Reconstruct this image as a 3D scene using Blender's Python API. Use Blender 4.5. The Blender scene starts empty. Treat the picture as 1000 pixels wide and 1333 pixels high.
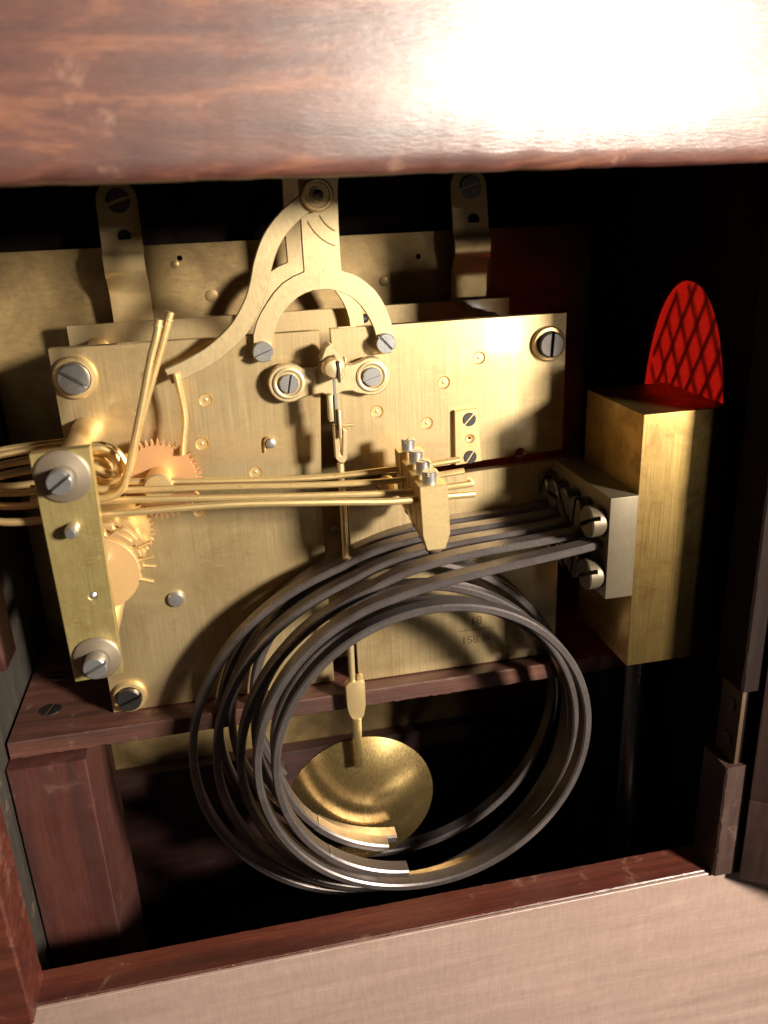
import bpy, bmesh, math, random
from mathutils import Vector, Matrix
random.seed(7)
R = math.radians
CM = 0.01                                    # all coordinates below are centimetres
scene = bpy.context.scene
COL = scene.collection

# ------------------------------------------------------------------ camera
CAM = Vector((-2.71, -22.3, 2.99)); YAW, PITCH, ROLL, FPX = .186, -.353, -.0442, 1070.9
fw = Vector((math.sin(YAW)*math.cos(PITCH), math.cos(YAW)*math.cos(PITCH), math.sin(PITCH)))
r0 = Vector((math.cos(YAW), -math.sin(YAW), 0)); u0 = r0.cross(fw)
rt = math.cos(ROLL)*r0 + math.sin(ROLL)*u0; up = -math.sin(ROLL)*r0 + math.cos(ROLL)*u0
cd = bpy.data.cameras.new('camera'); cam = bpy.data.objects.new('camera', cd); COL.objects.link(cam)
M = Matrix((rt, up, -fw)).transposed().to_4x4(); M.translation = CAM*CM; cam.matrix_world = M
cd.sensor_fit = 'VERTICAL'; cd.sensor_height = 36; cd.sensor_width = 27
cd.lens = FPX/1333*36; cd.clip_start = .01; cd.clip_end = 20
cd.dof.use_dof = True; cd.dof.focus_distance = .232; cd.dof.aperture_fstop = 17
scene.camera = cam

# ------------------------------------------------------------------ light
w = bpy.data.worlds.new('World'); scene.world = w; w.use_nodes = True
bg = w.node_tree.nodes['Background']; bg.inputs[0].default_value = (1, .86, .74, 1); bg.inputs[1].default_value = .022
def area(name, loc, target, sx, sy, power, col):
    l = bpy.data.lights.new(name, 'AREA'); l.shape = 'RECTANGLE'; l.size = sx*CM; l.size_y = sy*CM
    l.energy = power; l.color = col
    o = bpy.data.objects.new(name, l); COL.objects.link(o); o.location = Vector(loc)*CM
    o.rotation_euler = (Vector(target)-Vector(loc)).to_track_quat('-Z', 'Y').to_euler(); return o
area('lamp_key', (32, -40, 8.8), (1, 0, -4), 6.4, 6.0, 9.8, (1, .90, .76))
area('lamp_second', (19.2, -40, -6.8), (3, 0, -4), 2.4, 2.1, .062, (1, .91, .78))
area('lamp_behind_cloth', (26, 2, -2), (10.6, -.4, -4.9), 12, 12, .50, (1, .85, .72))
vs = scene.view_settings; vs.view_transform = 'Standard'; vs.look = 'None'; vs.exposure = 0; vs.gamma = 1
vs.use_curve_mapping = False

# ------------------------------------------------------------------ helpers
def at(x, y, Y):
    """point of the place at depth Y (cm) that the photograph shows at pixel x, y"""
    d = rt*((x-500)/FPX) + up*((666.5-y)/FPX) + fw
    return CAM + d*((Y-CAM.y)/d.y)
def atz(x, y, Z):
    d = rt*((x-500)/FPX) + up*((666.5-y)/FPX) + fw
    return CAM + d*((Z-CAM.z)/d.z)

class MB:
    def __init__(s): s.bm = bmesh.new()
    def quadbox(s, x0, x1, y0, y1, z0, z1):
        vs = [s.bm.verts.new(p) for p in ((x0,y0,z0),(x1,y0,z0),(x1,y1,z0),(x0,y1,z0),(x0,y0,z1),(x1,y0,z1),(x1,y1,z1),(x0,y1,z1))]
        for f in ((0,3,2,1),(4,5,6,7),(0,1,5,4),(1,2,6,5),(2,3,7,6),(3,0,4,7)): s.bm.faces.new([vs[i] for i in f])
        return s
    def rings(s, rings, caps=True, closed=False):
        L = [[s.bm.verts.new(p) for p in r] for r in rings]; n = len(L[0])
        pairs = list(zip(L, L[1:])) + ([(L[-1], L[0])] if closed else [])
        for a, b in pairs:
            for i in range(n): s.bm.faces.new((a[i], a[(i+1) % n], b[(i+1) % n], b[i]))
        if caps and not closed:
            s.bm.faces.new(L[0][::-1]); s.bm.faces.new(L[-1])
        return s
    def lathe(s, prof, c, axis, n=32, caps=True):
        """prof: (radius, height along axis) list"""
        c = Vector(c); a = Vector(axis).normalized()
        u = a.orthogonal().normalized() if abs(a.z) > .9 else a.cross(Vector((0,0,1))).normalized()
        v = a.cross(u)
        rs = [[c + a*h + (u*math.cos(t) + v*math.sin(t))*max(r, 1e-4) for t in [2*math.pi*i/n for i in range(n)]] for r, h in prof]
        return s.rings(rs, caps)
    def tube(s, path, r, n=10):
        path = [Vector(p) for p in path]; rs = []; u = None
        for i, p in enumerate(path):
            t = (path[min(i+1, len(path)-1)] - path[max(i-1, 0)]).normalized()
            if u is None: u = t.orthogonal().normalized()
            u = (u - t*u.dot(t)).normalized(); v = t.cross(u)
            rr = r[i] if isinstance(r, (list, tuple)) else r
            rs.append([p + (u*math.cos(a) + v*math.sin(a))*rr for a in [2*math.pi*k/n for k in range(n)]])
        return s.rings(rs)
    def ribbon(s, path, th, y0, y1, wob=None):
        """bar of radial thickness th and depth y0..y1 swept along a path in the XZ plane (corners cut)"""
        rs = []; b = min(th, abs(y1-y0))*.2
        for i, p in enumerate(path):
            q0 = path[max(i-1, 0)]; q1 = path[min(i+1, len(path)-1)]
            t = Vector((q1[0]-q0[0], 0, q1[1]-q0[1])).normalized(); n = Vector((t.z, 0, -t.x))
            P = Vector((p[0], wob(i) if wob else 0, p[1])); h = th/2
            sec = [(-h, y0+b), (-h+b, y0), (h-b, y0), (h, y0+b), (h, y1-b), (h-b, y1), (-h+b, y1), (-h, y1-b)]
            rs.append([P + n*a + Vector((0, y, 0)) for a, y in sec])
        return s.rings(rs)
    def plate(s, outline, y0, y1, holes=()):
        """outline / holes: lists of (x, z); solid between depth y0 (front) and y1"""
        if not holes:
            return s.rings([[(x, y0, z) for x, z in outline], [(x, y1, z) for x, z in outline]])
        es = []
        for lp in [outline] + list(holes):
            V = [s.bm.verts.new((x, y0, z)) for x, z in lp]
            es += [s.bm.edges.new((V[i], V[(i+1) % len(V)])) for i in range(len(V))]
        g = bmesh.ops.triangle_fill(s.bm, use_beauty=True, use_dissolve=False, edges=es, normal=(0, -1, 0))
        fs = [f for f in g['geom'] if isinstance(f, bmesh.types.BMFace)]
        ex = bmesh.ops.extrude_face_region(s.bm, geom=fs)
        bmesh.ops.translate(s.bm, vec=(0, y1-y0, 0), verts=[v for v in ex['geom'] if isinstance(v, bmesh.types.BMVert)])
        for f in fs:
            if f.is_valid and f not in ex['geom']: pass
        # keep the front cap (extrude_face_region moves the copy): rebuild it when it was removed
        if not any(all(abs(v.co.y-y0) < 1e-6 for v in f.verts) for f in s.bm.faces):
            ee = [e for e in s.bm.edges if all(abs(v.co.y-y0) < 1e-6 for v in e.verts) and len(e.link_faces) == 1]
            bmesh.ops.triangle_fill(s.bm, use_beauty=True, edges=ee, normal=(0, -1, 0))
        return s
    def xform(s, m): bmesh.ops.transform(s.bm, matrix=m, verts=s.bm.verts); return s
    def build(s, name, mat, parent=None, bevel=0, seg=2, ang=34):
        bm = s.bm
        bmesh.ops.recalc_face_normals(bm, faces=bm.faces)
        if bevel:
            ee = [e for e in bm.edges if len(e.link_faces) == 2 and e.calc_face_angle(0) > R(30)]
            bmesh.ops.bevel(bm, geom=ee, offset=bevel, segments=seg, affect='EDGES', profile=.6, clamp_overlap=True)
        for e in bm.edges:
            e.smooth = not (len(e.link_faces) == 2 and e.calc_face_angle(0) > R(ang))
        for f in bm.faces: f.smooth = True
        lo = [min(v.co[i] for v in bm.verts) for i in range(3)]; hi = [max(v.co[i] for v in bm.verts) for i in range(3)]
        c = (Vector(lo)+Vector(hi))/2
        if parent is None: c.z = lo[2]
        for v in bm.verts: v.co = (v.co - c)*CM
        me = bpy.data.meshes.new(name); bm.to_mesh(me); bm.free()
        me.materials.append(mat)
        o = bpy.data.objects.new(name, me); COL.objects.link(o)
        base = Vector((0, 0, 0)); q = parent
        while q is not None: base += q.location; q = q.parent
        o.location = c*CM - base; o.parent = parent
        return o

def thing(name, label, cat, loc, group=None):
    o = bpy.data.objects.new(name, None); COL.objects.link(o); o.location = Vector(loc)*CM; o.empty_display_size = .005
    return tag(o, label, cat, group)
def tag(o, label, cat, group=None, kind=None):
    if label: o['label'] = label
    if cat: o['category'] = cat
    if group: o['group'] = group
    if kind: o['kind'] = kind
    return o
def smooth_path(pts, n=12):
    """Catmull-Rom through points"""
    P = [Vector(p) for p in pts]; P = [P[0]*2-P[1]] + P + [P[-1]*2-P[-2]]; out = []
    for i in range(1, len(P)-2):
        a, b, c, d = P[i-1:i+3]
        for k in range(n):
            t = k/n
            out.append(.5*((2*b) + (c-a)*t + (2*a-5*b+4*c-d)*t*t + (3*b-a-3*c+d)*t**3))
    out.append(P[-2]); return out
def circle(c, r, n=28): return [(c[0]+r*math.cos(2*math.pi*i/n), c[1]+r*math.sin(2*math.pi*i/n)) for i in range(n)]
def outline(pix, Y, sm=0):
    P = [at(x, y, Y) for x, y in pix]
    if sm: P = smooth_path(P, sm)
    return [(p.x, p.z) for p in P]
def band(center, widths):
    """outline (x, z) of a flat strip along a centre line"""
    L, Rr = [], []
    for i, p in enumerate(center):
        a = center[max(i-1, 0)]; b = center[min(i+1, len(center)-1)]
        t = Vector((b[0]-a[0], b[1]-a[1])).normalized(); wd = widths if not isinstance(widths, (list, tuple)) else widths[i]
        L.append((p[0]-t.y*wd/2, p[1]+t.x*wd/2)); Rr.append((p[0]+t.y*wd/2, p[1]-t.x*wd/2))
    return L + Rr[::-1]

def screw(parent, c, axis, r, h, mat, slot=0, name='screw', dome=.15):
    """slotted head: two half discs on a base, so the slot is a real groove"""
    c = Vector(c); a = Vector(axis).normalized()
    u = a.orthogonal().normalized() if abs(a.z) > .9 else a.cross(Vector((0,0,1))).normalized()
    v = a.cross(u); u, v = u*math.cos(slot)+v*math.sin(slot), v*math.cos(slot)-u*math.sin(slot)
    m = MB(); sd = min(h*.6, r*.55); sw = r*.14
    m.rings([[c + a*hh + (u*math.cos(t)+v*math.sin(t))*r for t in [2*math.pi*i/28 for i in range(28)]] for hh in (0, h-sd)])
    for sg in (1, -1):
        a0 = math.asin(sw/r); pts = [(r*math.cos(t), sg*r*math.sin(t)) for t in [a0+(math.pi-2*a0)*i/16 for i in range(17)]]
        rs = []
        for hh, k in ((h-sd, 1), (h-r*.1, 1), (h, .9)):
            rs.append([c + a*hh + u*(x*k) + v*(sg*sw + (y-sg*sw)*k) for x, y in pts])
        m.rings(rs)
    return m.build(name, mat, parent, ang=28)

# ------------------------------------------------------------------ materials
def newmat(name):
    m = bpy.data.materials.new(name); m.use_nodes = True; nt = m.node_tree
    return m, nt, nt.nodes['Principled BSDF']
def coords(nt, scale, rot=(0,0,0)):
    tc = nt.nodes.new('ShaderNodeNewGeometry'); mp = nt.nodes.new('ShaderNodeMapping')
    mp.inputs['Scale'].default_value = [s*100 for s in scale]; mp.inputs['Rotation'].default_value = rot
    nt.links.new(tc.outputs['Position'], mp.inputs['Vector']); return mp.outputs[0]
def noise(nt, vec, scale=1, detail=5, rough=.6, dist=0):
    n = nt.nodes.new('ShaderNodeTexNoise'); n.inputs['Scale'].default_value = scale; n.inputs['Detail'].default_value = detail
    n.inputs['Roughness'].default_value = rough; n.inputs['Distortion'].default_value = dist
    nt.links.new(vec, n.inputs['Vector']); return n.outputs['Fac']
def ramp(nt, fac, stops):
    r = nt.nodes.new('ShaderNodeValToRGB'); e = r.color_ramp.elements
    while len(e) < len(stops): e.new(.5)
    for el, (p, c) in zip(e, stops): el.position = p; el.color = c if len(c) == 4 else (*c, 1)
    nt.links.new(fac, r.inputs[0]); return r.outputs[0]
def mix(nt, fac, a, b, mode='MIX'):
    n = nt.nodes.new('ShaderNodeMix'); n.data_type = 'RGBA'; n.blend_type = mode
    for s, v in ((0, fac), (6, a), (7, b)):
        if isinstance(v, (int, float)): n.inputs[s].default_value = v
        elif isinstance(v, tuple): n.inputs[s].default_value = v if len(v) == 4 else (*v, 1)
        else: nt.links.new(v, n.inputs[s])
    return n.outputs[2]
def g(v): return (v, v, v)
def bump(nt, bs, h, strength, dist=.0002):
    b = nt.nodes.new('ShaderNodeBump'); b.inputs['Strength'].default_value = strength; b.inputs['Distance'].default_value = dist
    nt.links.new(h, b.inputs['Height']); nt.links.new(b.outputs[0], bs.inputs['Normal'])

def metal(name, base, dark, metallic=.7, rough=.38, brush=(3, 3, .15), blot=.5, blotamt=.5, bstr=.25, streak=.16, scratch=.0):
    m, nt, bs = newmat(name)
    fine = noise(nt, coords(nt, brush), 6, 6, .7)
    big = noise(nt, coords(nt, (1, 1, 1)), blot, 6, .65, .5)
    spots = noise(nt, coords(nt, (1, 1, 1)), 5, 4, .6)
    c = mix(nt, ramp(nt, big, [(.36, g(0)), (.70, g(blotamt))]), base, dark)
    c = mix(nt, ramp(nt, spots, [(.62, g(0)), (.78, g(.45))]), c, dark)
    c = mix(nt, ramp(nt, fine, [(.32, g(streak)), (.6, g(0))]), c, dark)
    rr = ramp(nt, big, [(.3, g(rough-.06)), (.7, g(rough+.12))])
    rr = mix(nt, .4, rr, ramp(nt, fine, [(.25, g(rough-.1)), (.75, g(rough+.16))]))
    if scratch:
        brk = ramp(nt, big, [(.5, g(0)), (.6, g(1))])
        for ang_, sc in ((.35, (.5, .5, 3.5)), (-1.1, (.6, .6, 4.5))):
            n = noise(nt, coords(nt, sc, (0, ang_, 0)), 1.6, 1, .5, 0)
            line = ramp(nt, n, [(.492, g(0)), (.5, g(scratch)), (.508, g(0))])
            line = mix(nt, 1.0, line, brk, 'MULTIPLY')
            c = mix(nt, line, c, tuple(min(1, x*1.35) for x in base)); rr = mix(nt, line, rr, g(.5))
    nt.links.new(c, bs.inputs['Base Color'])
    bs.inputs['Metallic'].default_value = metallic
    nt.links.new(rr, bs.inputs['Roughness'])
    bump(nt, bs, fine, bstr, .00003)
    return m
BR, BD = (.71, .545, .29), (.28, .185, .08)
brass_plate = metal('brass_plate', BR, BD, .78, .36, (5, 5, .05), .5, .75, .25, .36, .16)
for nm in ('brass_plate',):
    b_ = bpy.data.materials[nm].node_tree.nodes['Principled BSDF']; b_.inputs['Coat Weight'].default_value = 1.0; b_.inputs['Coat Roughness'].default_value = .06
brass_bar = metal('brass_bar', (.76, .60, .25), (.36, .26, .09), .8, .34, (6, 6, .12), 1.1, .8, .35, .4, .5)
brass = metal('brass_part', (.76, .57, .28), (.42, .28, .12), .75, .34, (4, 4, 4), .8, .4, .15)
brass_pale = metal('brass_pale', (.68, .535, .30), (.38, .27, .13), .72, .38, (5, 5, 1), .9, .6, .2, .25)
brass_wire = metal('brass_wire', (.80, .59, .27), (.45, .27, .10), .78, .33, (.5, 4, 4), 1.2, .4, .1)
brass_dial = metal('brass_dial_sheet', (.43, .30, .13), (.12, .075, .033), .65, .42, (.6, 2, 2), .4, .9, .3, .25)
brass_box = metal('brass_box', (.52, .355, .125), (.13, .07, .022), .98, .33, (7, 7, .08), 1.1, .85, .3, .35)
brass_bob = metal('brass_bob', (.66, .48, .20), (.20, .12, .04), .95, .24, (5, 5, .15), .9, .8, .05, .3)
silver = metal('nickel_block', (.125, .10, .064), (.085, .066, .043), .55, .42, (3, 3, .5), .8, .3, .15)
steel = metal('steel_screw', (.55, .54, .53), (.22, .20, .18), .85, .30, (5, 5, 5), 2, .5, .2)
steel_dark = metal('blued_and_shaded_steel', (.13, .12, .12), (.04, .035, .03), .9, .3, (5, 5, 5), 2, .5, .2)  # dark fittings; also stands in for shade on the rear clamp screws
gong_steel = metal('gong_steel', (.18, .155, .15), (.06, .045, .04), .7, .30, (3, 3, 3), .8, .7, .25, .3)
copper = metal('copper_gear', (.66, .37, .17), (.42, .2, .08), .6, .40, (6, 6, 6), 1.2, .4, .15)
tan_brass = metal('tan_brass', (.62, .40, .18), (.42, .25, .1), .5, .45, (4, 4, 4), 1.2, .4, .1)
washer_grey = metal('grey_washer', (.20, .158, .11), (.14, .11, .075), .5, .45, (3, 3, 3), 2, .3, .1)
brass_stamp = metal('stamped_brass', (.13, .075, .03), (.09, .05, .02), .4, .6, (4, 4, 4), .8, .4, .1)

def wood(name, c1, c2, c3, axis, rough=.3, coat=.4, coatr=.2, bs_=.3, speck=.3, fine=1.0):
    """axis: grain direction 0/1/2"""
    m, nt, bs = newmat(name)
    sc = [1.6, 1.6, 1.6]; sc[axis] = .10
    sf = [14*fine]*3; sf[axis] = .5*fine
    big = noise(nt, coords(nt, sc), 1.0, 6, .6, .8)
    fin = noise(nt, coords(nt, sf), 1.0, 5, .65, .2)
    wear = noise(nt, coords(nt, (.9, .9, .9)), 1.3, 7, .68, .3)
    c = ramp(nt, big, [(.3, c1), (.52, c2), (.72, c3)])
    c = mix(nt, ramp(nt, fin, [(.35, g(.5)), (.6, g(0))]), c, c1)
    c = mix(nt, ramp(nt, wear, [(.60, g(0)), (.76, g(speck))]), c, (.45, .27, .17))
    nt.links.new(c, bs.inputs['Base Color'])
    nt.links.new(ramp(nt, wear, [(.3, g(rough)), (.75, g(min(1, rough+.25)))]), bs.inputs['Roughness'])
    bs.inputs['Coat Weight'].default_value = coat; bs.inputs['Coat Roughness'].default_value = coatr
    bump(nt, bs, fin, bs_, .00025)
    nt.links.new(bs.inputs['Normal'].links[0].from_socket, bs.inputs['Coat Normal'])
    return m
wood_top = wood('polished_mahogany', (.036, .010, .007), (.085, .026, .016), (.20, .075, .033), 0, .48, .6, .25, .3, .3, 1.8)
wood_rail = wood('red_mahogany', (.034, .008, .005), (.075, .016, .009), (.12, .03, .014), 0, .38, .25, .3, .25, .3)
wood_seat = wood('seat_board_wood', (.03, .012, .009), (.075, .025, .016), (.12, .042, .025), 0, .5, .15, .4, .4, .5)
wood_red = wood('red_stained_wood', (.03, .008, .0055), (.058, .0135, .009), (.08, .021, .014), 2, .5, .2, .35, .3, .12)
wood_side = wood('grey_brown_wood', (.018, .015, .011), (.032, .026, .02), (.05, .04, .03), 2, .55, .15, .4, .3, .3)
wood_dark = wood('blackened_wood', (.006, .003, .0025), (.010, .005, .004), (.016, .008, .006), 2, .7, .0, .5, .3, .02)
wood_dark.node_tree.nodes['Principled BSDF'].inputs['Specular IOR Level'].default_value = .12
wood_low = wood('dark_purple_wood', (.02, .007, .006), (.035, .011, .009), (.05, .017, .013), 0, .5, .1, .4, .3, .1)
wood_panel = wood('sheen_toned_veneer', (.23, .155, .128), (.275, .19, .158), (.32, .225, .19), 0, .42, .4, .33, .3, .35, 3.0)  # the panel's reflected sheen is put into this pale pinkish base colour
def cross_grain(m):
    nt = m.node_tree; bs = nt.nodes['Principled BSDF']; src = bs.inputs['Base Color'].links[0].from_socket
    a = noise(nt, coords(nt, (9, 9, 1.2)), 1.6, 4, .6); b = noise(nt, coords(nt, (.7, .7, 11)), 1.6, 4, .6)
    c = mix(nt, ramp(nt, a, [(.35, g(.2)), (.6, g(0))]), src, (.13, .08, .065))
    c = mix(nt, ramp(nt, b, [(.55, g(0)), (.72, g(.2))]), c, (.42, .31, .26))
    nt.links.new(c, bs.inputs['Base Color'])
cross_grain(wood_panel)
wood_door = wood('brown_door_wood', (.02, .009, .007), (.035, .017, .013), (.05, .026, .019), 2, .4, .4, .3, .25, .2)

def plain(name, col, rough=.7, metallic=0):
    m, nt, bs = newmat(name)
    n = noise(nt, coords(nt, (1, 1, 1)), 3, 5, .6)
    nt.links.new(mix(nt, n, tuple(c*.7 for c in col), tuple(min(1, c*1.25) for c in col)), bs.inputs['Base Color'])
    bs.inputs['Roughness'].default_value = rough; bs.inputs['Metallic'].default_value = metallic
    return m
hole_black = plain('dark_hole', (.004, .003, .002), .9)
leather = plain('hammer_leather', (.05, .025, .015), .8)
chip_wood = plain('bare_wood_chip', (.30, .17, .10), .9)
def cloth_mat():
    m, nt, bs = newmat('red_cloth'); nt.nodes.remove(bs)
    n = noise(nt, coords(nt, (1, 1, 1)), 14, 4, .6)
    c = ramp(nt, n, [(.3, (.60, .075, .055)), (.7, (.80, .13, .10))])
    d = nt.nodes.new('ShaderNodeBsdfDiffuse'); t = nt.nodes.new('ShaderNodeBsdfTranslucent'); mx = nt.nodes.new('ShaderNodeMixShader')
    nt.links.new(c, d.inputs[0]); nt.links.new(c, t.inputs[0]); mx.inputs[0].default_value = .6
    nt.links.new(d.outputs[0], mx.inputs[1]); nt.links.new(t.outputs[0], mx.inputs[2])
    nt.links.new(mx.outputs[0], nt.nodes['Material Output'].inputs[0]); return m
cloth = cloth_mat()

# ------------------------------------------------------------------ the case
FLOOR = -24.0
case = thing('clock_case', 'dark red mahogany clock case with its back opening showing the works', 'clock case', (0, 0, FLOOR))
def strip_box(name, mat, parent, x0, x1, y0, y1, z0, z1, bevel=.05, axis=0, n=60, jit=.02, edge=None):
    """long timber with subdivided, slightly uneven arrises"""
    m = MB(); rs = []; b = bevel
    lo, hi = ((x0, x1), (y0, y1), (z0, z1))[axis]
    rnd = random.Random(hash(name) % 1000 + int(x0*10))
    o1 = [(x0, x1), (y0, y1), (z0, z1)]; del o1[axis]; (a0, a1), (c0, c1) = o1
    for i in range(n+1):
        t = lo + (hi-lo)*i/n; j = [rnd.uniform(-jit, jit) if rnd.random() < .35 else rnd.uniform(-jit, jit)*.25 for _ in range(4)]
        bb = [max(.015, b+q) for q in j]
        sec = [(a0+bb[0], c0), (a1-bb[1], c0), (a1, c0+bb[1]), (a1, c1-bb[2]), (a1-bb[2], c1), (a0+bb[3], c1), (a0, c1-bb[3]), (a0, c0+bb[0])]
        ring = []
        for p, q in sec:
            v = [p, q]; v.insert(axis, t); ring.append(v)
        rs.append(ring)
    m.rings(rs)
    return m.build(name, mat, parent, ang=30)

# top rail: worn lower arris, dents
m = MB(); rs = []; N = 240; rnd = random.Random(3)
for i in range(N+1):
    x = -15 + 30*i/N
    ch = .03*math.sin(x*1.7)+.02*math.sin(x*5.1+1) + (rnd.uniform(0, .035) if rnd.random() < .4 else 0)
    ch += .10*math.exp(-((x-2.55)/.35)**2) + .05*math.exp(-((x-.6)/.2)**2)
    zb = 3.56 + .4*max(ch, 0)
    rs.append([(x, -6.42+.10*max(ch, 0), zb+.03), (x, -6.5, zb+.11+ch*.5), (x, -6.56, zb+.35+ch*.3), (x, -6.58, 5), (x, -6.58, 7.5), (x, -6.58, 11.5), (x, -5.2, 11.5), (x, -5.2, 3.62), (x, -6.3, zb)])
m.rings(rs).xform(Matrix.Rotation(R(8), 4, 'Z')).build('top_rail', wood_top, case, ang=50)
strip_box('bottom_rail', wood_rail, case, -9.1, 10.0, -5.5, -4.45, -24.0, -15.5, .03, 0, 150, .015)
strip_box('front_panel', wood_panel, case, -15, 15, -5.60, -5.505, -25, -15.535, .015, 0, 200, .012)
strip_box('left_stile', wood_rail, case, -12.5, -9.02, -6.0, -4.6, -15.55, 3.5, .05, 2, 90, .04)
# right stile is interrupted by the hinge mortise
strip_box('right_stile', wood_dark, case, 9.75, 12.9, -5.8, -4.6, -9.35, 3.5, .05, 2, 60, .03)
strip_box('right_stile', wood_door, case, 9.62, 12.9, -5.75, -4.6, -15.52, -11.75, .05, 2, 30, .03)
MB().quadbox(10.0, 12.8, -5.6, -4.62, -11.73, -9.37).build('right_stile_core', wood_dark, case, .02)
MB().quadbox(-10.7, -9.95, -4.6, 7.3, FLOOR, 6).build('left_wall', wood_side, case, .03)
# right wall with an oval sound opening
ov = [(-.15+2.42*math.copysign(abs(math.cos(2*math.pi*i/64))**.88, math.cos(2*math.pi*i/64)), -4.9+5.6*math.copysign(abs(math.sin(2*math.pi*i/64))**.8, math.sin(2*math.pi*i/64))) for i in range(64)]
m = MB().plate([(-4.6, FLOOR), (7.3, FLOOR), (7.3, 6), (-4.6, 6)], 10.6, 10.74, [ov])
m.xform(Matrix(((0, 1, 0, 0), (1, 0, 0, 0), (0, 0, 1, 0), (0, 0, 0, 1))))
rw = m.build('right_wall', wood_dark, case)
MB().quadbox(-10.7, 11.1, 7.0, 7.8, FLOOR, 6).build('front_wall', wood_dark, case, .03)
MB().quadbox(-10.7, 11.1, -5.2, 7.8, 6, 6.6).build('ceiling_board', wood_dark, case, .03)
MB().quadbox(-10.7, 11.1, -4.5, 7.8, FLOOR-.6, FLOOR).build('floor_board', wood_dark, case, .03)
MB().quadbox(-9.9, 10.55, 5.6, 6.9, FLOOR, -17.2).build('lower_rail', wood_low, case, .05)
# lattice of the sound opening, outside the cloth
lat = MB()
for sgn in (1, -1):
    for k in range(-14, 15):
        pts = []
        for i in range(81):
            z = -10.6 + 11.6*i/80; y = -.45 + k*.80 + sgn*(z+4.9)*.55
            if ((y+.45)/2.75)**2 + ((z+4.9)/5.75)**2 < 1: pts.append((y, z))
        if len(pts) > 2:
            (ya, za), (yb, zb) = pts[0], pts[-1]; xx = 10.98 + .04*sgn
            lat.tube([(xx, ya, za), (xx, yb, zb)], .085, 6)
lat.build('sound_lattice', wood_dark, rw)
tag(MB().plate([(-3.3, -10.8), (2.4, -10.8), (2.4, 1.0), (-3.3, 1.0)], 10.78, 10.81).xform(Matrix(((0, 1, 0, 0), (1, 0, 0, 0), (0, 0, 1, 0), (0, 0, 0, 1)))).build('sound_cloth', cloth),
    'red cloth stretched behind the oval side opening with diamond lattice', 'cloth')
# support blocks and cleats on the left wall
strip_box('support_block', wood_red, case, -9.9, -7.75, -1.25, 2.6, FLOOR, -11.42, .04, 2, 50, .012)
MB().quadbox(8.3, 10.55, -.9, 2.6, FLOOR, -11.42).build('support_block', wood_dark, case, .05)
strip_box('cleat', wood_red, case, -9.94, -8.95, -2.3, -1.1, -7.7, 5.9, .05, 2, 50, .03)
# hinge on the right stile
hg = MB().quadbox(9.86, 9.98, -5.7, -4.8, -11.7, -9.4).build('hinge', plain('dark_hinge_brass', (.08, .05, .03), .5, .5), case, .02)
for z in (-10.0, -11.1): screw(hg, (9.86, -5.3, z), (-1, 0, 0), .2, .06, steel_dark, .6, 'hinge_screw')
# loose chips of bare wood along the lower rail's front arris
rnd = random.Random(11)
ch = MB()
for i in range(70):
    x = rnd.uniform(-8.9, 9.6); s = rnd.uniform(.01, .032)
    c = Vector((x, -5.5 + rnd.uniform(-.02, .05), -15.53 + rnd.uniform(-.02, .03)))
    e = [Vector((rnd.uniform(-1.8, 1.8), rnd.uniform(-.6, .6), rnd.uniform(-.6, .6)))*s for _ in range(3)] + [Vector((0, 0, s))]
    V = [ch.bm.verts.new(c+q) for q in e]
    for f in ((0, 1, 2), (0, 1, 3), (1, 2, 3), (0, 2, 3)): ch.bm.faces.new([V[k] for k in f])
co = ch.build('splinters', chip_wood, case); co['kind'] = 'stuff'

# seat board carrying the movement
seat = thing('seat_board', 'dark wooden board carrying the movement, red front edge, wood screws at left', 'board', (0, 1, -11.4))
strip_box('board', wood_seat, seat, -9.85, 10.4, -.78, 5.0, -11.38, -10.83, .04, 0, 150, .03)
for p, s in (((78, 879), 1.0), ((66, 924), 1.0)):
    q = atz(*p, -10.83); screw(seat, (q.x, q.y, -10.87), (0, 0, 1), .34, .06, steel_dark, 2.2 if p[0] > 70 else .5, 'wood_screw')

# open door on the right
dr = thing('case_door', 'dark wooden case door swung open at the right edge', 'door', (10.3, -5.9, -15.6))
hx, hy = 10.3, -5.95; dx, dy = .85, -.527
def door_part(name, a0, a1, t0, t1, z0, z1, mat):
    m = MB().quadbox(a0, a1, t0, t1, z0, z1)
    m.xform(Matrix.Translation((hx, hy, 0)) @ Matrix.Rotation(math.atan2(dy, dx), 4, 'Z'))
    return m.build(name, mat, dr, .05)
door_part('frame', 0, 18, 0, 1.2, -15.6, -12.8, wood_door)
door_part('frame', 0, 2.8, 0, 1.2, -12.8, 3.4, wood_door)
door_part('panel', 2.78, 15.2, .35, .8, -12.8, .6, wood_door)
door_part('frame', 15.2, 18, 0, 1.2, -12.8, 3.4, wood_door)
door_part('frame', 2.8, 15.2, 0, 1.2, .6, 3.4, wood_door)

# ------------------------------------------------------------------ dial sheet far inside
ds = thing('dial_sheet', 'large stained brass sheet standing behind the movement', 'brass sheet', (0, 6.2, -17.4))
MB().plate([(-9.9, -17.4), (10.5, -17.4), (10.5, 2.2), (-9.9, 2.2)], 6.2, 6.4,
           [circle((at(x, y, 6.2).x, at(x, y, 6.2).z), .09, 12) for x, y in ((234, 336), (545, 334))]).build('sheet', brass_dial, ds, .0)
for x, y, r in ((228, 344, .12), (500, 366, .16), (276, 385, .2), (540, 412, .1)):
    p = at(x, y, 6.2); MB().lathe([(r, 0), (r, .03), (r*.7, .045)], (p.x, 6.2, p.z), (0, -1, 0), 16).build('rivet', brass_dial, ds)

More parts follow.
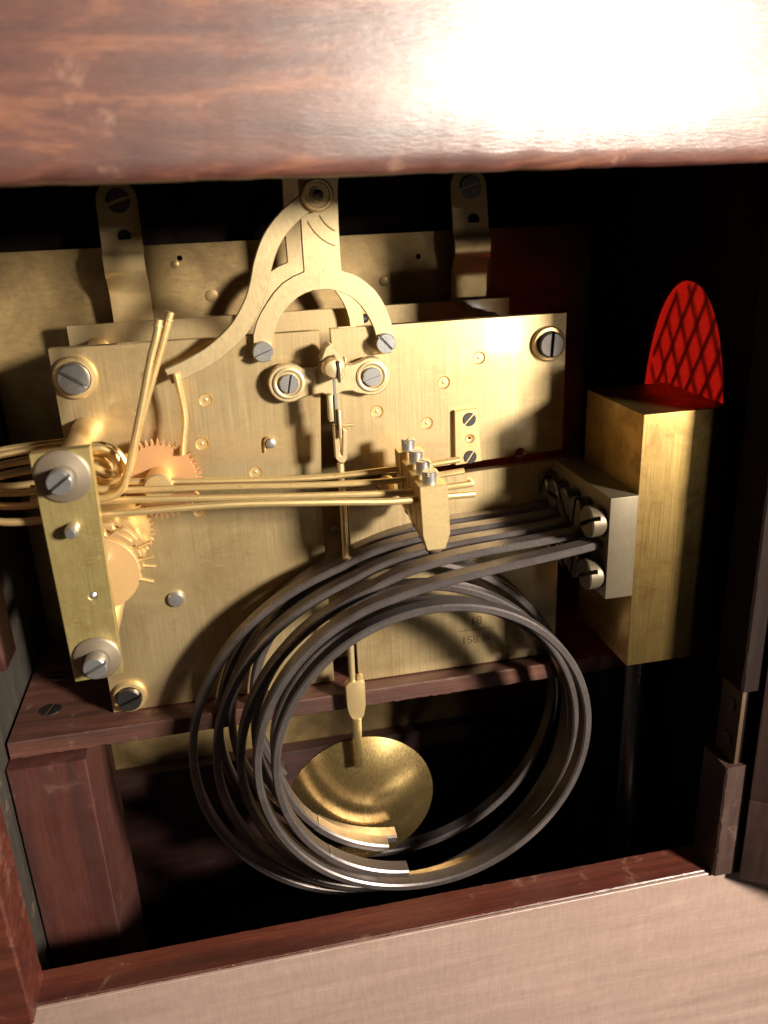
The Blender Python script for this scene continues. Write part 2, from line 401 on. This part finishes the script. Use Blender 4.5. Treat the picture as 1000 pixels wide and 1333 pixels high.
# ------------------------------------------------------------------ the movement
mv = thing('clock_movement', 'brass clock movement between two large plates on the wooden board', 'clock movement', (0, 2.5, -10.83))
sinksL = [(268, 521), (263, 578), (333, 615), (260, 665)]
sinksR = [(491, 536), (578, 498), (624, 466), (556, 551)]
def xz(p, Y=0): q = at(*p, Y); return (q.x, q.z)
SR = .18
MB().plate([(-7, -10.8), (-.33, -10.8), (-.33, -5), (-.05, 0), (-7, 0)], 0, .28,
           [circle(xz(p), SR, 24) for p in sinksL]).build('back_plate', brass_plate, mv, .012, 1)
MB().plate([(.34, -4.25), (7, -4.0), (7, .02), (.24, .02)], 0, .28,
           [circle(xz(p), SR, 24) for p in sinksR] + [circle(xz((677, 590)), .16, 20)]).build('back_plate', brass_plate, mv, .012, 1)
lower = MB().plate([(.40, -10.8), (6.9, -10.8), (6.9, -4.22), (.40, -4.5)], -.22, .06).build('lower_back_plate', brass_plate, mv, .015, 1)
MB().plate([(-7.3, -10.8), (7.1, -10.8), (7.1, 0), (-7.3, 0)], 5.0, 5.25).build('front_plate', brass_plate, mv, .015, 1)
for p in sinksL + sinksR:
    q = xz(p)
    s = MB().lathe([(SR*1.02, .05), (SR, .0), (SR*.8, .05), (SR*.45, .10), (SR*.28, .11), (SR*.26, .04), (SR*.1, .03)], (q[0], -.004, q[1]), (0, 1, 0), 24).build('oil_sink', brass, mv, ang=60)
# pillars between the plates and the screws at their ends
for p, rc, rs_, hs, sl, mt in (((98, 491), .56, .40, .32, -.62, steel), ((713, 447), .50, .36, .3, 1.5, steel_dark), ((169, 905), .50, .36, .28, .35, steel_dark)):
    x, z = xz(p)
    c = MB().lathe([(rc, .02), (rc, -.10), (rc*.92, -.16), (rs_*1.05, -.17), (rs_*1.02, -.05)], (x, 0, z), (0, 1, 0), 36).build('pillar_collar', brass, mv, ang=40)
    screw(c, (x, -.06, z), (0, -1, 0), rs_, hs, mt, sl, 'pillar_screw')
    MB().lathe([(.36, .25), (.32, .5), (.28, 2.5), (.32, 4.7), (.36, 5.02)], (x, 0, z), (0, 1, 0), 24).build('pillar', brass, mv)
MB().lathe([(.36, .25), (.32, .5), (.28, 2.5), (.32, 4.7), (.36, 5.02)], (6.3, 0, -9.9), (0, 1, 0), 24).build('pillar', brass, mv)
# extra arbors, barrel and wheels glimpsed through the slot
MB().lathe([(1.9, 1.2), (1.9, 3.9)], (-3.2, 0, -7), (0, 1, 0), 40).build('spring_barrel', brass, mv)
MB().lathe([(1.9, 1.2), (1.9, 3.9)], (3.4, 0, -7), (0, 1, 0), 40).build('spring_barrel', brass, mv)
x, z = xz((229, 779)); MB().lathe([(.23, 0), (.23, -.10), (.19, -.14), (.05, -.15)], (x, 0, z), (0, 1, 0), 24).build('steel_stud', steel, mv)
x, z = xz((352, 576)); MB().lathe([(.13, 0), (.13, -.16), (.08, -.18)], (x, 0, z), (0, 1, 0), 18).build('pin', steel, mv)
MB().tube(smooth_path([at(345, 589, -.05), at(345, 575, -.07), at(348, 570, -.1), at(356, 570, -.1)], 6), .03, 8).build('pin_wire', brass_wire, mv)
p = at(474, 414, 5.0); MB().lathe([(.15, 0), (.15, -.1), (.06, -.2)], (p.x, 5, p.z), (0, 1, 0), 16).build('pin', steel_dark, mv)
for q in ((437, 655), (435, 690)):
    p = at(*q, 1.2); MB().lathe([(.14, 0), (.14, -.1), (.1, -.14)], p, (0, 1, 0), 16).build('slot_screw', steel, mv)
MB().plate([(-.45, -10.7), (.6, -10.7), (.6, -4.6), (-.45, -4.6)], 1.2, 1.4).build('slot_bridge', brass_plate, mv, .01, 1)
# knurled pivot cover left of the hammers, small bosses
for q, r in (((503, 630), .26), ((545, 668), .12), ((612, 628), .1)):
    p = at(*q, -.22); MB().lathe([(r, 0), (r, -.12), (r*.75, -.22), (r*.3, -.24)], (p.x, -.2, p.z), (0, 1, 0), 24).build('boss', brass, mv)
# stamped figures on the lower plate
def text(s, size, loc, parent, mat, name, ext=.006):
    cu = bpy.data.curves.new(name, 'FONT'); cu.body = s; cu.size = size; cu.extrude = ext; cu.align_x = 'CENTER'; cu.align_y = 'CENTER'
    t = bpy.data.objects.new(name, cu); COL.objects.link(t)
    me = bpy.data.meshes.new_from_object(t.evaluated_get(bpy.context.evaluated_depsgraph_get()))
    bpy.data.objects.remove(t)
    m = MB(); m.bm.from_mesh(me); bpy.data.meshes.remove(me)
    m.xform(Matrix.Translation(loc) @ Matrix.Rotation(R(90), 4, 'X')); return m.build(name, mat, parent)
p = at(620, 808, -.22); text('18', .40, (p.x, -.222, p.z), lower, brass_stamp, 'stamped_number')
p = at(620, 832, -.22); text('158 3⁄4' if False else '158 ¾', .38, (p.x, -.222, p.z), lower, brass_stamp, 'stamped_number')
a, b = at(597, 822, -.22), at(643, 816, -.22)
MB().quadbox(a.x, b.x, -.228, -.2, (a.z+b.z)/2-.012, (a.z+b.z)/2+.012).build('stamped_line', brass_stamp, lower)
x, z = 0, 0

# small screwed plate on the right
pp = thing('pivot_bridge', 'small brass bridge plate with two slotted screws on the right plate', 'bridge plate', (at(610, 605, 0)))
MB().plate(outline([(593, 606), (628, 600), (622, 531), (592, 535)], -.16), -.16, 0, [circle(xz((612, 571), -.16), .13, 20)]).build('plate', brass, pp, .015, 1)
x, z = xz((612, 571), -.16)
MB().lathe([(.135, .06), (.13, .0), (.09, .05), (.04, .06)], (x, -.16, z), (0, 1, 0), 20).build('oil_sink', brass, pp)
for p, sl in (((611, 546), .8), ((612, 595), .95)):
    x, z = xz(p, -.16); screw(pp, (x, -.10, z), (0, -1, 0), .20, .085, steel_dark, sl)

# ------------------------------------------------------------------ straps above the movement
def strap(px0, px1, label, top_px):
    a = at(px0, 412, 5.3).x; b = at(px1, 412, 5.3).x; c = (a+b)/2; hw = (b-a)/2
    t = thing('mounting_strap', label, 'strap', (c, 5.3, -.9), 'straps above the movement')
    prof = [(5.38, -.9), (5.36, .55), (5.28, .95), (5.0, 1.35), (4.92, 1.6), (4.95, 1.95), (5.1, 2.15), (5.2, 2.6), (5.35, 3.4), (5.5, 4.15)]
    prof = [(p.x, p.y) for p in smooth_path([(y, z, 0) for y, z in prof], 5)]
    rs = []; m = MB(); zt = prof[-1][1]
    for i, (y, z) in enumerate(prof):
        h = hw
        if z > zt-hw: h = math.sqrt(max(hw*hw-(z-(zt-hw))**2, .01))
        rs.append([(c-h, y, z), (c+h, y, z), (c+h, y+.12, z+.02), (c-h, y+.12, z+.02)])
    m.rings(rs).build('strap', brass_box if False else brass, t, ang=40)
    screw(t, (c+.05, 5.45, zt-.62), (0, -1, .05), .36, .14, steel_dark, .3)
    MB().lathe([(.2, -.05), (.2, .012)], (c+.1, 5.19, zt-1.62), (0, -1, .1), 20).build('hole', hole_black, t)
strap(147, 199, 'brass strap at the left above the movement, screwed at its rounded top', 240)
strap(590, 634, 'brass strap at the right with two bright bends above the movement', 230)

# ------------------------------------------------------------------ fork bracket
FY = -.24
stem_l = [(386, 180), (390, 255), (392, 290), (394, 325), (396, 350)]
arm = [(396, 354), (382, 360), (368, 369), (357, 381), (348, 394), (340, 407), (334, 420), (330, 436), (330, 452), (331, 471),
       (354, 469), (354, 452), (356, 440), (359, 428), (364, 415), (371, 404), (379, 395), (388, 387), (397, 382), (408, 378), (419, 377), (431, 377), (443, 380), (453, 384), (462, 390), (470, 398), (476, 406), (482, 416), (487, 427), (491, 441), (493, 456),
       (497, 461), (511, 459), (514, 450), (513, 435), (509, 417), (504, 403), (496, 388), (488, 377), (478, 368), (470, 362), (461, 357), (452, 354)]
stem_r = [(445, 352), (443, 325), (441, 290), (440, 250), (444, 180)]
fo = outline(stem_l + arm + stem_r, FY)
fk = thing('fork_bracket', 'pale brass two-armed fork bracket straddling the slot, screwed to the plates', 'bracket', (at(420, 470, -.1)))
MB().plate(fo, FY, -.01).build('fork', brass_pale, fk, .014, 1, 12)
for p, sl in (((342, 457), .35), ((501, 446), -.85)):
    x, z = xz(p, FY); screw(fk, (x, FY-.01, z), (0, -1, 0), .27, .2, steel, sl)
for rr in (.78, 1.12):                      # turned crescents on the stem
    cx, cz = xz((452, 262), FY)
    arcp = [(cx+rr*math.cos(R(t)), FY-.005, cz-.0+rr*1.0*math.sin(R(t))) for t in range(203, 262, 4)]
    arcp = [q for q in arcp if q[0] < at(440, 300, FY).x-.05]
    MB().tube(arcp, .02, 6).build('turned_line', brass_pale, fk)
fr = thing('rear_fork_bracket', 'second brass fork bracket deeper inside, behind the pale fork', 'bracket', (at(420, 470, -.1)+Vector((0, 4.7, 0))))
MB().plate([(x, z) for x, z in fo], 4.45, 4.7).build('fork', brass_pale, fr, .014, 1, 12)

# ------------------------------------------------------------------ curved lever with wire
LY = -.72
lv = thing('curved_lever', 'long S-curved brass lever pivoted at the top with a hanging wire', 'lever', (at(241, 592, LY)))
cl = smooth_path([at(x, y, LY) for x, y in ((412, 254), (393, 268), (372, 287), (354, 312), (343, 342), (337, 372), (328, 399), (309, 431), (279, 459), (249, 477), (219, 491))], 8)
cl = [(p.x, p.z) for p in cl]
n = len(cl); wd = [.44 - .03*(i/n) + .04*math.sin(i/n*3.1) for i in range(n)]
MB().plate(band(cl, wd), LY, LY+.24).build('arm', brass_pale, lv, .02, 1, 12)
hx_, hz_ = xz((413, 254), LY)
hub = MB().lathe([(.40, .25), (.40, -.10), (.36, -.14), (.30, -.14), (.28, -.10), (.20, -.10), (.19, -.16), (.15, -.16)], (hx_, LY, hz_), (0, 1, 0), 32).build('hub', brass, lv, ang=40)
MB().lathe([(.13, 0), (.12, -.28), (.05, -.34)], (hx_, LY, hz_), (0, 1, 0), 20).build('pivot_pin', steel_dark, hub)
MB().tube(smooth_path([at(229, 486, LY-.1), at(233, 503, LY-.12), at(239, 530, LY-.12), at(241, 550, LY-.15), at(239, 574, LY-.2), at(238, 592, LY-.25)], 6), .085, 10).build('wire', brass_wire, lv)

# ------------------------------------------------------------------ suspension cock
ck = thing('suspension_cock', 'brass cock with two round screwed lobes spanning the slot', 'cock', (at(430, 515, 0)))
CY = -.42
def lobe(px, r): x, z = xz(px, CY); return x, z
xl, zl = lobe((376, 499), 0); xr, zr = lobe((484, 490), 0)
pts = []
for t in range(60, 301, 15): pts.append((xl+.54*math.cos(R(t)), zl+.52*math.sin(R(t))))
pts += outline([(404, 515), (420, 512), (428, 516), (438, 515), (446, 510), (458, 509), (466, 512)], CY)
for t in range(-115, 116, 15): pts.append((xr+.54*math.cos(R(t)), zr+.52*math.sin(R(t))))
pts += outline([(470, 470), (460, 474), (446, 475), (432, 476), (418, 478), (404, 480), (394, 480)], CY)
MB().plate(pts, CY, -.16).build('bridge', brass_pale, ck, .03, 1, 14)
for (x, z), sl in (((xl, zl), 1.35), ((xr, zr), .3)):
    MB().lathe([(.42, .26), (.42, 0)], (x, -.26, z), (0, 1, 0), 28).build('foot', brass, ck)
    MB().lathe([(.42, .02), (.42, -.04), (.38, -.06), (.33, -.05), (.30, -.01), (.28, -.01)], (x, CY, z), (0, 1, 0), 32).build('turned_ring', brass_pale, ck, ang=50)
    screw(ck, (x, CY-.02, z), (0, -1, 0), .26, .10, steel, sl)
# nose: split, hooded stud that carries the suspension spring
hood = outline([(417, 470), (423, 452), (429, 447), (436, 452), (444, 462), (449, 472), (450, 487), (445, 494), (440, 497), (440, 478), (434, 462), (426, 464)], -.9)
MB().plate(hood, -.95, -.38).build('hood', brass_pale, ck, .03, 1, 20)
x, z = xz((434, 480), -1.0)
MB().lathe([(.05, -1.08), (.22, -1.05), (.29, -.95), (.31, -.6), (.31, -.3)], (x, 0, z), (0, 1, 0), 24).build('stud', brass_pale, ck)
a = at(440.5, 470, -1.1); b = at(442, 498, -1.1)
MB().quadbox(a.x-.03, a.x+.03, -1.12, -.9, b.z, a.z).build('stud_slot', steel_dark, ck)
for px_ in ((416, 468, 423, 486), (449, 466, 453, 478)):
    a, b = at(px_[0], px_[1], -.7), at(px_[2], px_[3], -.7)
    MB().quadbox(min(a.x, b.x), max(a.x, b.x)-.05, -.75, -.35, b.z, a.z).build('cheek', steel, ck, .02)

# ------------------------------------------------------------------ pendulum
PY = -1.12
pd = thing('pendulum', 'pendulum with round brass bob hanging behind the gong coils', 'pendulum', (at(471, 1040, PY)+Vector((0, 0, -2.4))))
def pbox(name, x0, y0, x1, y1, Y0, Y1, mat, par, bev=.02):
    a, b = at(x0, y0, Y0), at(x1, y1, Y0); return MB().quadbox(a.x, b.x, Y0, Y1, b.z, a.z).build(name, mat, par, bev)
pbox('spring_clamp', 427, 515, 435, 549, PY-.15, PY+.2, brass_pale, pd)
pbox('suspension_spring', 437, 494, 438.5, 560, PY-.1, PY+.1, steel, pd, 0)
pbox('spring_clamp', 440, 534, 445.5, 571, PY-.25, PY+.1, brass_pale, pd)
u = outline([(434, 554), (437, 597), (442, 602), (449, 602), (452, 597), (452, 562), (447, 560), (446, 593), (443, 593), (442, 572), (440, 570), (439, 554)], PY-.1)
MB().plate(u, PY-.12, PY+.15).build('stirrup', brass_pale, pd, .015, 1)
a = at(445, 554, PY-.2); MB().tube([a, a+Vector((.3, 0, 0))], .045, 8).build('cross_pin', brass_wire, pd)
a = at(443, 603, PY); b = at(456, 850, PY); c = at(459, 888, PY)
bx = a.x
rod_x = .12
rp = [Vector((at(443, 600, PY).x, PY, a.z)), Vector((at(447, 660, PY).x, PY, at(447, 660, PY).z)), Vector((at(457, 850, PY).x, PY, b.z)), Vector((at(459, 890, PY).x, PY, c.z))]
MB().tube(rp, .095, 12).build('rod', brass_pale, pd)
hk = outline([(450, 893), (454, 889), (472, 885), (475, 888), (476, 918), (474, 930), (469, 938), (461, 938), (455, 930), (452, 920)], PY-.1)
MB().plate(hk, PY-.14, PY+.14).build('hook_block', brass, pd, .03, 2)
a = at(467, 882, PY); MB().quadbox(a.x-.06, a.x+.12, PY-.1, PY+.1, a.z-.1, a.z+.08).build('hook_lip', brass, pd, .02)
BC = at(471.5, 1042, PY)
a0, a1 = at(459, 936, PY-.1), at(471, 991, PY-.3)
MB().rings([[(a0.x, PY-.16, a0.z), (a0.x+.26, PY-.16, a0.z), (a0.x+.26, PY-.02, a0.z), (a0.x, PY-.02, a0.z)],
            [(a1.x-.26, PY-.60, a1.z), (a1.x, PY-.60, a1.z), (a1.x, PY-.46, a1.z), (a1.x-.26, PY-.46, a1.z)]]).build('bob_hook', brass_bob, pd, .02)
RB = 2.33
prof = [(max(RB*(1-i/22), .001), -.58*(1-(1-i/22)**2)) for i in range(23)]
MB().lathe([(RB*.985, .12), (RB, .05)] + prof, (BC.x, PY+.05, BC.z), (0, 1, 0), 72).build('bob', brass_bob, pd, ang=60)

# ------------------------------------------------------------------ gong stand
GX0, GX1, GY0, GY1, GZ0, GZ1 = 7.38, 9.78, -4.0, -.72, -9.2, -2.06
gs = thing('gong_stand', 'tall polished brass gong block on a post at the right', 'gong stand', ((GX0+GX1)/2, -2.4, FLOOR))
MB().quadbox(GX0, GX1, GY0, GY1, GZ0, GZ1).build('block', brass_box, gs, .035, 3)
MB().lathe([(.55, FLOOR+.0), (.55, FLOOR+.25), (.3, FLOOR+.35), (.3, GZ0+.02)], (8.45, -2.6, 0), (0, 0, 1), 28).build('post', steel_dark, gs)
sb = MB().quadbox(6.6, GX0-.01, -4.06, -.25, -7.0, -4.16).build('clamp_block', silver, gs, .02)
GY = [-3.75, -2.97, -2.19, -1.41, -.63]
for k, y in enumerate(GY):
    for z in (-4.92, -6.42):
        screw(sb, (6.6, y+.17, z), (-1, 0, 0), .42, .42, silver if k == 0 else steel_dark, .5+k*.9, 'clamp_screw')  # rear screws carry their shade in a darker steel than the front pair
# ------------------------------------------------------------------ gong coils
ordn = ['frontmost', 'second from the front', 'third from the front', 'fourth from the front', 'rearmost']
spec = [  # centre x, centre z, r0, r1, end angle, start z
    (1.86, -11.22, 4.92, 4.22, 619, -5.56),
    (1.80, -11.92, 5.72, 4.05, 613, -5.50),
    (1.62, -12.50, 6.32, 4.3, 622, -5.50),
    (1.45, -13.10, 6.95, 4.85, 596, -5.50),
    (1.75, -12.58, 6.40, 4.6, 570, -5.50)]
for k, (cx, cz, ra, rb, ea, zs) in enumerate(spec):
    y = GY[k]
    t = thing('gong_coil', 'dark flat steel gong coil, ' + ordn[k] + ' of the five', 'gong', (cx, y, cz-ra), 'coiled gongs')
    path = []; th0 = 100.0; K = 190
    for i in range(K+1):
        th = th0 + (ea-th0)*i/K; f = i/K
        r = ra + (rb-ra)*f**(1.0 if k == 0 else .58) + .05*math.sin(R(th)*2.0+k)
        path.append((cx+r*math.cos(R(th)), cz+(-11.22-cz)*f**.8+r*math.sin(R(th))))
    p0 = path[0]; d = Vector((path[0][0]-path[2][0], path[0][1]-path[2][1])).normalized()
    lead = []; s = (6.62, zs)
    for i in range(24):
        q = i/24
        h = lambda u: (2*u**3-3*u*u+1, u**3-2*u*u+u, -2*u**3+3*u*u, u**3-u*u)
        L = math.hypot(s[0]-p0[0], s[1]-p0[1]); b0, b1, b2, b3 = h(q)
        lead.append((s[0]*b0 + b1*(-L) + b2*p0[0] - b3*d.x*L, s[1]*b0 + b1*(-.16*L) + b2*p0[1] - b3*d.y*L))
    full = lead + path
    drift = lambda i, n=len(full), kk=k: .10*math.sin(i/n*7+kk) * min(1, i/60)
    MB().ribbon(full, .225, y, y+.46, drift).build('coil', gong_steel, t, ang=40)
    # bright filed end piece and the soldered root
    e = path[-14:]; ii = len(full)
    MB().ribbon([(p[0], p[1]) for p in e], .26, y-.012, y+.472, lambda i, n=ii, kk=k: .10*math.sin((n-14+i)/n*7+kk)).build('end_tip', gong_steel, t, ang=40)

# ------------------------------------------------------------------ chime hammers
rods = [
 (-3.45, [(62, 676), (118, 671), (160, 668), (300, 657), (420, 654), (509, 653), (560, 648), (618, 643)]),
 (-2.72, [(62, 655), (118, 653), (160, 651), (300, 648), (420, 645), (509, 642), (560, 637), (613, 630)]),
 (-1.99, [(62, 638), (118, 638), (160, 638), (300, 634), (420, 631), (509, 626), (560, 620), (604, 613)]),
 (-1.26, [(62, 628), (118, 628), (160, 627), (300, 625), (420, 621), (509, 611), (560, 604), (598, 598)])]
heads = [(543, 585, 634, 722), (535, 570, 620, 700), (526, 558, 606, 682), (516, 546, 590, 664)]
scr = [(557, 627), (548, 618), (540, 604), (527, 588)]
lab = ['frontmost', 'second from the front', 'third from the front', 'rearmost']
for k in range(4):
    Yk, pix = rods[k]; x0, x1, y0, y1 = heads[k]
    a, b = at((x0+x1)/2, (y0+y1)/2, Yk-.25), at(585, y1, Yk)
    t = thing('chime_hammer', 'brass chime hammer head on a long wire, ' + lab[k] + ' of four', 'hammer', (a.x, Yk, b.z), 'chime hammers over the gongs')
    path = [at(x, y, Yk) for x, y in pix]
    # the wire goes on past the bracket, turns at the far left and comes back
    e = path[0]; ux = at(-4-k*4, pix[0][1]-2, Yk).x
    up_ = [.95, .85, .8, .75][k]
    loop = [Vector((e.x+.5, Yk+1.0, e.z+up_+.02)), Vector((ux+.5, Yk+.75, e.z+up_+.02)), Vector((ux-.1, Yk+.6, e.z+up_-.08)), Vector((ux-.3, Yk+.3, e.z+up_*.5)), Vector((ux-.1, Yk+.06, e.z+.1)), Vector((ux+.5, Yk, e.z))]
    MB().tube(smooth_path(loop+path, 6), .088, 10).build('wire', brass_wire, t)
    tl, br = at(x0+3, y0, Yk-.28), at(x1, y1, Yk-.28)
    X0, X1, Z1, Z0 = tl.x, br.x, tl.z, br.z; X1 = X0+.72; Z0 = Z1-1.72
    cx = .24
    prof = [(X0, Z1), (X1, Z1), (X1+.05, Z0+.42), (X1-.08, Z0), (X0+.16, Z0), (X0+.05, Z0+.42)]
    MB().plate(prof, Yk-.28, Yk+.26).build('head', brass, t, .02, 1, 12)
    MB().lathe([(.22, 0), (.24, -.1), (.16, -.2)], ((X0+X1)/2+.05, Yk, Z0+.03), (0, 0, 1), 18).build('leather_tip', leather, t)
    s = at(*scr[k], Yk)
    screw(t, ((X0+X1)/2-.03, Yk, Z1-.04), (0, 0, 1), .18, .34, steel, .4+k)

# ------------------------------------------------------------------ wire levers bending upward
for k, (Yv, pix, label) in enumerate((
    (-3.0, [(40, 650), (90, 651), (122, 650), (146, 646), (160, 634), (167, 612), (175, 575), (186, 520), (196, 468), (204, 436), (207, 416)], 'brass wire lever bending upward, its tip lower than its neighbour'),
    (-2.7, [(40, 636), (90, 637), (122, 637), (148, 635), (163, 624), (171, 600), (180, 560), (195, 505), (208, 460), (216, 430), (222, 406)], 'brass wire lever bending upward, the taller of the pair'))):
    p = [at(x, y, Yv) for x, y in pix]
    t = thing('wire_lever', label, 'wire lever', (p[3].x, Yv, min(q.z for q in p)), 'upright wire levers')
    MB().tube(smooth_path(p, 6), .09, 10).build('wire', brass_wire, t)
    q = p[-1]+(p[-2]-p[-1])*.45; dq = (p[-1]-p[-2]).normalized()
    MB().tube([q, q+dq*.03], .115, 12).build('collar', brass_pale, t)
for k, (Yv, pix) in enumerate((
    (-2.4, [(60, 596), (118, 607), (140, 616), (154, 617), (158, 606), (150, 592), (134, 584), (118, 584)]),
    (-2.1, [(60, 592), (118, 620), (138, 628), (156, 622), (164, 606), (152, 588), (136, 580), (120, 580)]),
    (-1.9, [(60, 610), (120, 596), (138, 603), (148, 611), (152, 603), (146, 595), (134, 589), (120, 590)]))):
    p = [at(x, y, Yv) for x, y in pix]
    t = thing('wire_loop', ['brass wire loop beside the bracket, middle one of three nested loops', 'outermost brass wire loop beside the bracket', 'innermost small brass wire loop beside the bracket'][k], 'wire loop', (p[3].x, Yv, min(q.z for q in p)), 'nested wire loops')
    MB().tube(smooth_path(p, 8), .095, 10).build('wire', brass_wire, t)

# ------------------------------------------------------------------ bracket bar in front of the plate
BY = -4.05
bk = thing('bracket_bar', 'upright flat brass bar held off the plate by pillars', 'bracket', (-6.35, BY, -7.35))
bo = outline([(37, 592), (117, 582), (160, 877), (98, 888)], BY)
MB().plate(bo, BY, BY+.3, [circle(xz((121, 776), BY), .10, 18)]).build('bar', brass_bar, bk, .015, 1, 12)
x, z = xz((121, 776), BY); MB().lathe([(.10, .1), (.1, .03), (.06, .0), (.03, -.02)], (x, BY, z), (0, 1, 0), 16).build('pivot', steel, bk)
for p, sp, r in (((82, 620), (77, 628), .60), ((127, 856), (126, 866), .55)):
    x, z = xz(p, BY)
    MB().lathe([(r, .0), (r, -.05), (r*.93, -.08), (.32, -.15), (.2, -.16)], (x, BY, z), (0, 1, 0), 36).build('washer', washer_grey, bk, ang=9)
    screw(bk, (x, BY-.18, z), (0, -1, 0), .27, .38, steel, .62 if p[0] < 100 else .45)
    MB().lathe([(.40, .31), (.36, .6), (.36, 3.4), (.40, 3.75), (.40, 4.06)], (x, BY, z), (0, 1, 0), 28).build('pillar', brass, bk)
x, z = xz((96, 687), BY); MB().tube([(x, BY+.05, z), (x-.02, BY-.28, z-.02), (x-.03, BY-.36, z-.02)], [.15, .15, .10], 16).build('arbor_end', steel, bk)

# ------------------------------------------------------------------ wheels between bar and plate
def gear(t, c, r, y0, y1, n, mat, th=.16, pointed=True):
    o = []
    for i in range(n):
        a = 2*math.pi*i/n; da = 2*math.pi/n
        for f, rr in ((0, r-th), (.22, r-th*.9), (.42, r-.03), (.5, r), (.58, r-.02), (.78, r-th*.9)):
            aa = a+da*f; o.append((c[0]+rr*math.cos(aa), c[1]+rr*math.sin(aa)))
    MB().plate(o, y0, y1).build('wheel', mat, t)
gc = at(208, 625, -.8)
t = thing('toothed_wheel', 'copper-coloured toothed wheel in front of the left plate', 'gear', (gc.x, -.8, gc.z-1.1), 'toothed wheels')
gear(t, (gc.x, gc.z), 1.10, -.80, -.62, 44, copper)
MB().lathe([(.38, -.6), (.38, -1.5), (.34, -1.55), (.05, -1.56)], (gc.x, 0, gc.z), (0, 1, 0), 32).build('hub', brass, t)
MB().lathe([(.09, 0), (.09, -.7)], (gc.x, 0, gc.z), (0, 1, 0), 12).build('arbor', steel, t)
gc2 = at(150, 690, -1.3)
t = thing('toothed_wheel', 'brass toothed wheel half hidden below the copper one', 'gear', (gc2.x, -1.3, gc2.z-1), 'toothed wheels')
gear(t, (gc2.x, gc2.z), 1.0, -1.35, -1.18, 40, brass, .13)
MB().lathe([(.62, -1.3), (.6, -1.9)], (gc2.x, 0, gc2.z), (0, 1, 0), 32).build('hub', brass, t)
MB().lathe([(.09, 0), (.09, -3.9)], (gc2.x, 0, gc2.z), (0, 1, 0), 12).build('arbor', steel, t)
dc = at(130, 748, -3.2)
t = thing('pin_drum', 'stack of brass chime cams beside the upright bar', 'cam drum', (dc.x, -2.6, dc.z-1))
for k in range(4):
    y = -3.2+.45*k; rr = .98
    o = []
    for i in range(72):
        a = 2*math.pi*i/72; q = (i*8/72+k*.27) % 1
        o.append((dc.x+(rr-.14*(q > .8))*math.cos(a), dc.z+(rr-.14*(q > .8))*math.sin(a)))
    MB().plate(o if k else circle((dc.x, dc.z), .93, 48), y, y+.22).build('cam', tan_brass if k == 0 else brass, t, .01, 1)
    if k < 2:
        for aa in (8+k*10, -22+k*10):
            v = Vector((math.cos(R(aa)), 0, math.sin(R(aa))))
            c = Vector((dc.x, y+.3, dc.z)); MB().tube([c+v*.8, c+v*1.28], .06, 8).build('lifting_pin', brass_wire, t)
MB().lathe([(.45, -3.1), (.45, -1.4)], (dc.x, 0, dc.z), (0, 1, 0), 24).build('drum_core', brass, t)
MB().lathe([(.09, 0), (.09, -4.0)], (dc.x, 0, dc.z), (0, 1, 0), 12).build('arbor', steel, t)
